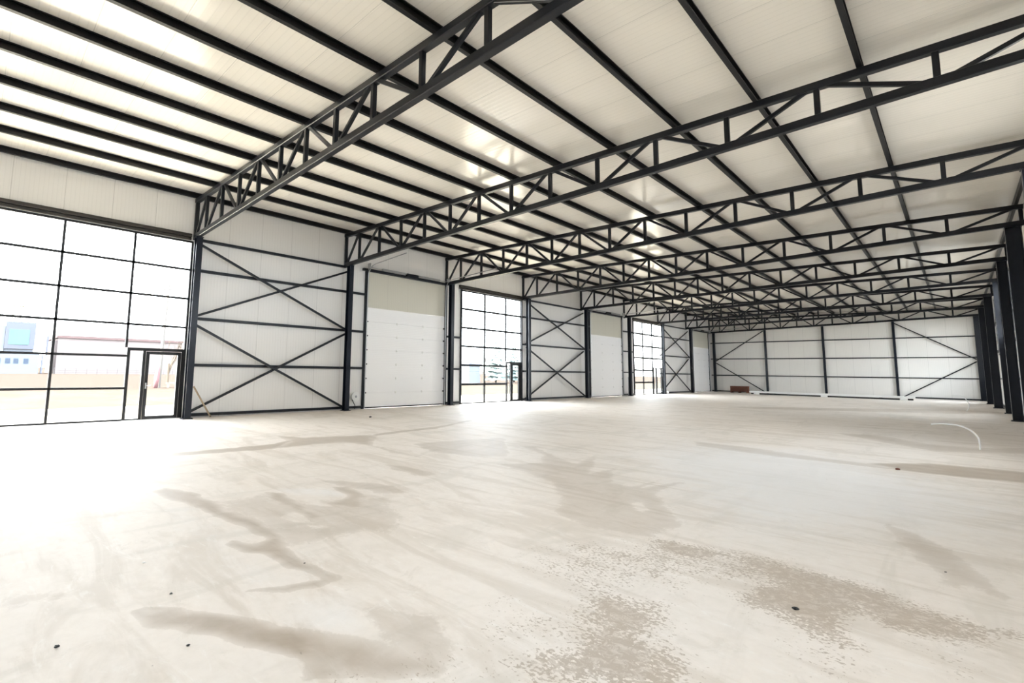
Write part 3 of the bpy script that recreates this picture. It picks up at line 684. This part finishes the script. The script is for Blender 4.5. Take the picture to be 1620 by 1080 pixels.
# long white profile lying on blocks, and a thinner one behind
bar_o = bar('white_beam', rrect(.16, .14, .01), (4.4, 50.65, .212), (14.95, 49.95, .212), M_WHITE)
tag(bar_o, 'long white beam lying on blocks before the far end wall', 'beam', kind='thing')
tag(bar('beam_shadow_strip', rrect(.09, .11, .008), (4.5, 50.74, .057), (14.85, 50.05, .057), M_BLACK), 'dark strip on the floor, added for the shade under the long white beam', 'shadow strip')  # dark strip added as the shade line under the white beam
for x, lab in ((4.95, 'at its left end'), (9.70, 'at its middle'), (14.35, 'at its right end')):
    y = 50.65 - (x-4.4)/10.55*.70
    tag(boxo('support_block', (x-.20, x+.20, y-.16, y+.02, 0, .13), M_WHITE), 'white block under the long white beam, ' + lab, 'block', 'blocks under the white beam')
tag(bar('thin_profile', rrect(.06, .05, .005), (5.8, 53.2, .03), (12.7, 53.5, .03), M_WHITE), 'thin pale metal strip on the floor behind the long white beam', 'strip')
tag(bar('thin_profile', rrect(.08, .10, .005), (6.0, 53.9, .05), (12.9, 53.7, .05), M_PALE), 'pale square section lying along the foot of the far end wall', 'profile')

# small litter on the floor
rs = random.Random(3)
def lump(name, x, y, sz, m, label, cat='debris', flat=.5):
    bm = bmesh.new(); bmesh.ops.create_icosphere(bm, subdivisions=2, radius=sz)
    for q in bm.verts:
        q.co *= 1 + rs.uniform(-.25, .25); q.co.z *= flat
    for q in bm.verts: q.co += Vector((x, y, sz*flat*.7))
    tag(obj(name, bm, m), label, cat)
lump('stone_chip', 3.23, 11.51, .045, M_BLACK, 'dark chip on the floor before the nearest roller door')
lump('brick_fragment', 16.30, 13.31, .035, M_CRATE, 'reddish fragment on the floor at the left end of the right-hand damp strip')
lump('stone_chip', 16.25, 5.85, 0.02, M_BLACK, 'dark curled scrap on the floor in the worn patch at lower right', flat=.4)
lump('plaster_speck', 12.43, 2.83, 0.012, M_WHITE, 'white speck of plaster on the pale floor at left', flat=.4)
lump('stone_chip', 13.18, 2.83, 0.01, M_BLACK, 'dark crumb on the floor at lower left', flat=.4)
lump('stone_chip', 13.48, 2.17, 0.014, M_BLACK, 'dark crumb on the floor in the lower left corner of the photo', flat=.4)
lump('stone_chip', 16.95, 7.55, 0.008, M_BLACK, 'dark crumb on the floor near the lower right', flat=.4)
lump('stone_chip', 13.30, 3.78, 0.008, M_BLACK, 'dark crumb on the edge of the pointed damp patch', flat=.4)
lump('stone_chip', 13.96, 2.71, 0.01, M_BLACK, 'dark crumb on the floor below the long damp streak', flat=.4)

# ------------------------------------------------------------------ outside
GZ0 = -0.16
bm = bmesh.new()
box(bm, -700, -.1, -300, 400, GZ0-.5, GZ0)
tag(obj('outdoor_ground', bm, M_FIELD), 'dry grass field outside the glazing', 'field', kind='structure')
bm = bmesh.new(); box(bm, -.9, -.1, Y_FRONT-1, Y_FAR+1, GZ0, -.03)
tag(obj('apron', bm, M_GRAVEL), 'narrow concrete apron outside the left wall', 'apron', kind='structure')
bm = bmesh.new(); box(bm, X_R+.15, 90, -200, 300, GZ0-.5, -.03)
tag(obj('yard', bm, M_PAVE), 'paved yard beyond the right wall', 'yard', kind='structure')

tag(boxo('bounce_yard', (-45, -.9, -40, 1.6, GZ0, GZ0+.04), M_GRAVEL), 'unseen pale gravel yard outside, added to bounce light onto the ceiling', 'yard', kind='structure')  # unseen yard, added to bounce sunlight up onto the ceiling
tag(boxo('gravel_strip', (-8, -.9, 1.6, 90, GZ0, GZ0+.03), M_GRAV2), 'pale gravel strip along the outside of the left wall', 'gravel', kind='structure')
# house with blue box storey
r = thing('house', 'pale blue house with a slate upper box and mint green window, outside at far left', 'house', (-122, 8, GZ0))
boxo('wall', (-127, -120, 0.5, 12.3, GZ0, 4.0), M_HOUSE, r)
up = boxo('upper_box', (-126, -119.6, 6.5, 11.3, 5.0, 10.9), M_HBOX, r)
boxo('green_window', (-119.6, -119.5, 7.1, 10.3, 5.9, 9.0), M_GREEN, up)
boxo('side_wing', (-126, -119.9, 0.5, 6.45, 4.0, 9.7), M_HOUSE, r)
boxo('under_storey', (-126, -120.2, 6.5, 11.2, 4.0, 5.0), M_HOUSE, r)
for y in (5.4, 6.9, 8.2, 9.8): boxo('window', (-120.05, -119.95, y, y+.8, 1.9, 3.0), M_HWIN, r)
bm = bmesh.new(); box(bm, -121, -120, 13.3, 13.6, 3.6, 8.0); box(bm, -121, -120, 12.7, 13.0, -.1, 3.8)
obj('gable_edge', bm, M_HBOX, r)
# lattice tower
r = thing('lattice_tower', 'yellow lattice tower rising behind the pale blue house', 'tower', (-135, 8.6, GZ0))
bm = bmesh.new()
def leg4(k, zz): return [(-135 + sx*k, 8.6 + sy*k, zz) for sx in (-1, 1) for sy in (-1, 1)]
for a, b in zip(leg4(1.1, GZ0), leg4(.6, 17.5)): sweep_(bm, circ(.10, 5), a, b)
obj('legs', bm, M_YEL, r)
bm = bmesh.new(); lv = [GZ0 + i*1.9 for i in range(10)]
for i in range(len(lv)-1):
    ka = 1.1 - .5*i/9; kb = 1.1 - .5*(i+1)/9; A = leg4(ka, lv[i]); B = leg4(kb, lv[i+1])
    for a, b in ((0, 1), (1, 3), (3, 2), (2, 0)): sweep_(bm, circ(.05, 4), A[a], B[b]); sweep_(bm, circ(.05, 4), B[a], B[b])
obj('bracing', bm, M_YEL, r)
bm = bmesh.new(); box(bm, -136.1, -133.9, 7.2, 10.0, 15.2, 15.4); box(bm, -135.2, -134.8, 7.4, 9.8, 18.6, 18.8); sweep_(bm, circ(.08, 5), (-135, 8.6, 15), (-135, 8.6, 18.8))
for y in (7.2, 8.1, 9.1, 10.0): sweep_(bm, circ(.04, 4), (-134, y, 15.4), (-134, y, 17.2))
obj('platform', bm, M_YEL, r)
# long shed
r = thing('long_shed', 'long pale pink shed with a rust red roof edge, outside beyond the field', 'shed', (-125, 26, GZ0))
boxo('shed_wall', (-140, -120, 15.2, 40.0, GZ0, 7.7), M_SHED, r)
boxo('roof_edge', (-140.5, -119.6, 14.9, 40.3, 7.7, 8.25), M_SHROOF, r)
bm = bmesh.new()
q = [bm.verts.new(c) for c in ((-119.6, 14.9, 8.25), (-119.6, 40.3, 8.25), (-130, 40.3, 9.9), (-130, 14.9, 9.9), (-140.5, 14.9, 8.25), (-140.5, 40.3, 8.25))]
bm.faces.new((q[0], q[1], q[2], q[3])); bm.faces.new((q[3], q[2], q[5], q[4])); bm.faces.new((q[0], q[3], q[4])); bm.faces.new((q[1], q[5], q[2])); bm.faces.new((q[0], q[4], q[5], q[1]))
obj('roof', bm, M_SHTOP, r)
# wire fence at the back of the field
r = thing('wire_fence', 'low dark wire fence in front of the long pale pink shed', 'fence', (-110, 30, GZ0))
bm = bmesh.new()
for i in range(16): sweep_(bm, circ(.05, 5), (-110, 14+i*1.8, GZ0), (-110, 14+i*1.8, 1.15))
obj('fence_posts', bm, M_FENCE, r)
bm = bmesh.new()
for z in (.3, .7, 1.1): sweep_(bm, circ(.03, 4), (-110, 14, z), (-110, 41, z))
obj('fence_wires', bm, M_FENCE, r)

# utility pole with wires
r = thing('utility_pole', 'tall slender utility pole outside behind the nearest glass door', 'utility pole', (-30, 13.25, GZ0))
bm = bmesh.new(); smooth_tube(bm, [(-30, 13.25, GZ0-.2), (-30, 13.35, 4.3), (-30, 13.5, 8.7)], [.17, .13, .09], 10); obj('mast', bm, M_POLE, r)
bm = bmesh.new(); box(bm, -30.05, -29.95, 13.1, 13.9, 8.2, 8.3)
for y in (13.15, 13.5, 13.85): sweep_(bm, circ(.03, 6), (-30, y, 8.3), (-30, y, 8.45))
obj('crossarm', bm, M_POLE, r)
for y0_, y1_, z1_ in ((13.15, -8, 9.3), (13.85, 34, 8.1)):
    bm = bmesh.new(); pts = []
    for i in range(17):
        t_ = i/16; pts.append((-30, y0_ + (y1_-y0_)*t_, 8.45 + (z1_-8.45)*t_ - 1.2*4*t_*(1-t_)*.35))
    smooth_tube(bm, pts, .012, 4); obj('wire', bm, M_FENCE, r)
# red wrapped thing leaning at the pole
bm = bmesh.new(); smooth_tube(bm, [(-29.6, 12.95, GZ0), (-29.6, 13.0, .6), (-29.65, 13.05, 1.3), (-29.7, 13.1, 1.8)], [.16, .20, .17, .06], 10)
tag(obj('red_bundle', bm, M_RED, smooth=True), 'upright red bundle leaning against the foot of the utility pole', 'bundle')
# bench
r = thing('garden_bench', 'plain wooden bench on the grass right of the utility pole', 'bench', (-30, 14.6, GZ0))
boxo('seat', (-30.3, -29.85, 13.9, 15.3, .22, .27), M_WOOD, r)
for y in (14.0, 15.15): boxo('leg', (-30.25, -29.9, y, y+.07, GZ0, .22), M_WOOD, r)
# bare trees
def bare_tree(x, y, h, seed, label):
    rr = random.Random(seed); r = thing('bare_tree', label, 'tree', (x, y, GZ0), 'bare trees outside')
    bmt, bmb = bmesh.new(), bmesh.new()
    def grow(bm, p_, d, L, rad, depth):
        q = p_ + d*L; sweep_(bm, circ(rad, 5), p_, q)
        if depth == 0: return
        for _ in range(3):
            nd = (d + Vector((rr.uniform(-.6, .6), rr.uniform(-.6, .6), rr.uniform(-.1, .5)))).normalized()
            grow(bmb, p_ + d*L*rr.uniform(.5, 1), nd, L*rr.uniform(.55, .8), rad*.55, depth-1)
    grow(bmt, Vector((x, y, GZ0-.05)), Vector((0, 0, 1)), h*.38, .07*h/5, 4)
    obj('trunk', bmt, M_BARK, r); obj('branches', bmb, M_BARK, r)
bare_tree(-31, 14.2, 5.6, 1, 'bare tree just right of the utility pole')
bare_tree(-34, 16.6, 6.0, 2, 'leafless tree seen above the nearest glass door, rightmost there')
bare_tree(-33, 57.6, 4.6, 5, 'small bare tree outside the left panes of the second glazing')
# conifers
def conifer(x, y, h, w, seed, label):
    rr = random.Random(seed); r = thing('conifer', label, 'tree', (x, y, GZ0), 'conifers outside')
    bm = bmesh.new(); sweep_(bm, circ(.15, 6), (x, y, GZ0-.05), (x, y, GZ0+h*.9)); obj('trunk', bm, M_BARK, r)
    bm = bmesh.new(); L = 11
    for i in range(L):
        t_ = i/L; z = GZ0 + .6 + (h-.6)*t_; R_ = w*(1-t_)**.85 + .12; n = 14; hh = (h-.6)/L*1.7
        tip = bm.verts.new((x, y, z+hh)); ring = []
        for j in range(n):
            a = 2*math.pi*j/n + rr.random()*.3; q_ = R_*(1 if j % 2 else .62)*rr.uniform(.8, 1.15)
            ring.append(bm.verts.new((x+q_*math.cos(a), y+q_*math.sin(a), z - rr.uniform(0, .25))))
        for j in range(n): bm.faces.new((tip, ring[j], ring[(j+1) % n]))
        bm.faces.new(list(reversed(ring)))
    obj('foliage', bm, M_CONIF, r)
conifer(-35, 62.9, 7.9, 2.1, 3, 'taller blue-green conifer outside the middle panes of the second glazing')
conifer(-35, 67.6, 6.6, 1.7, 4, 'shorter blue-green conifer outside the right panes of the second glazing')
r = thing('garden_shed', 'small pale blue shed outside the second glazing, left of the conifers', 'shed', (-37, 58.9, GZ0))
boxo('shed_wall', (-38, -36, 57.6, 60.2, GZ0, 2.6), M_HOUSE, r); boxo('shed_roof', (-38.2, -35.8, 57.4, 60.4, 2.6, 2.9), M_HBOX, r)
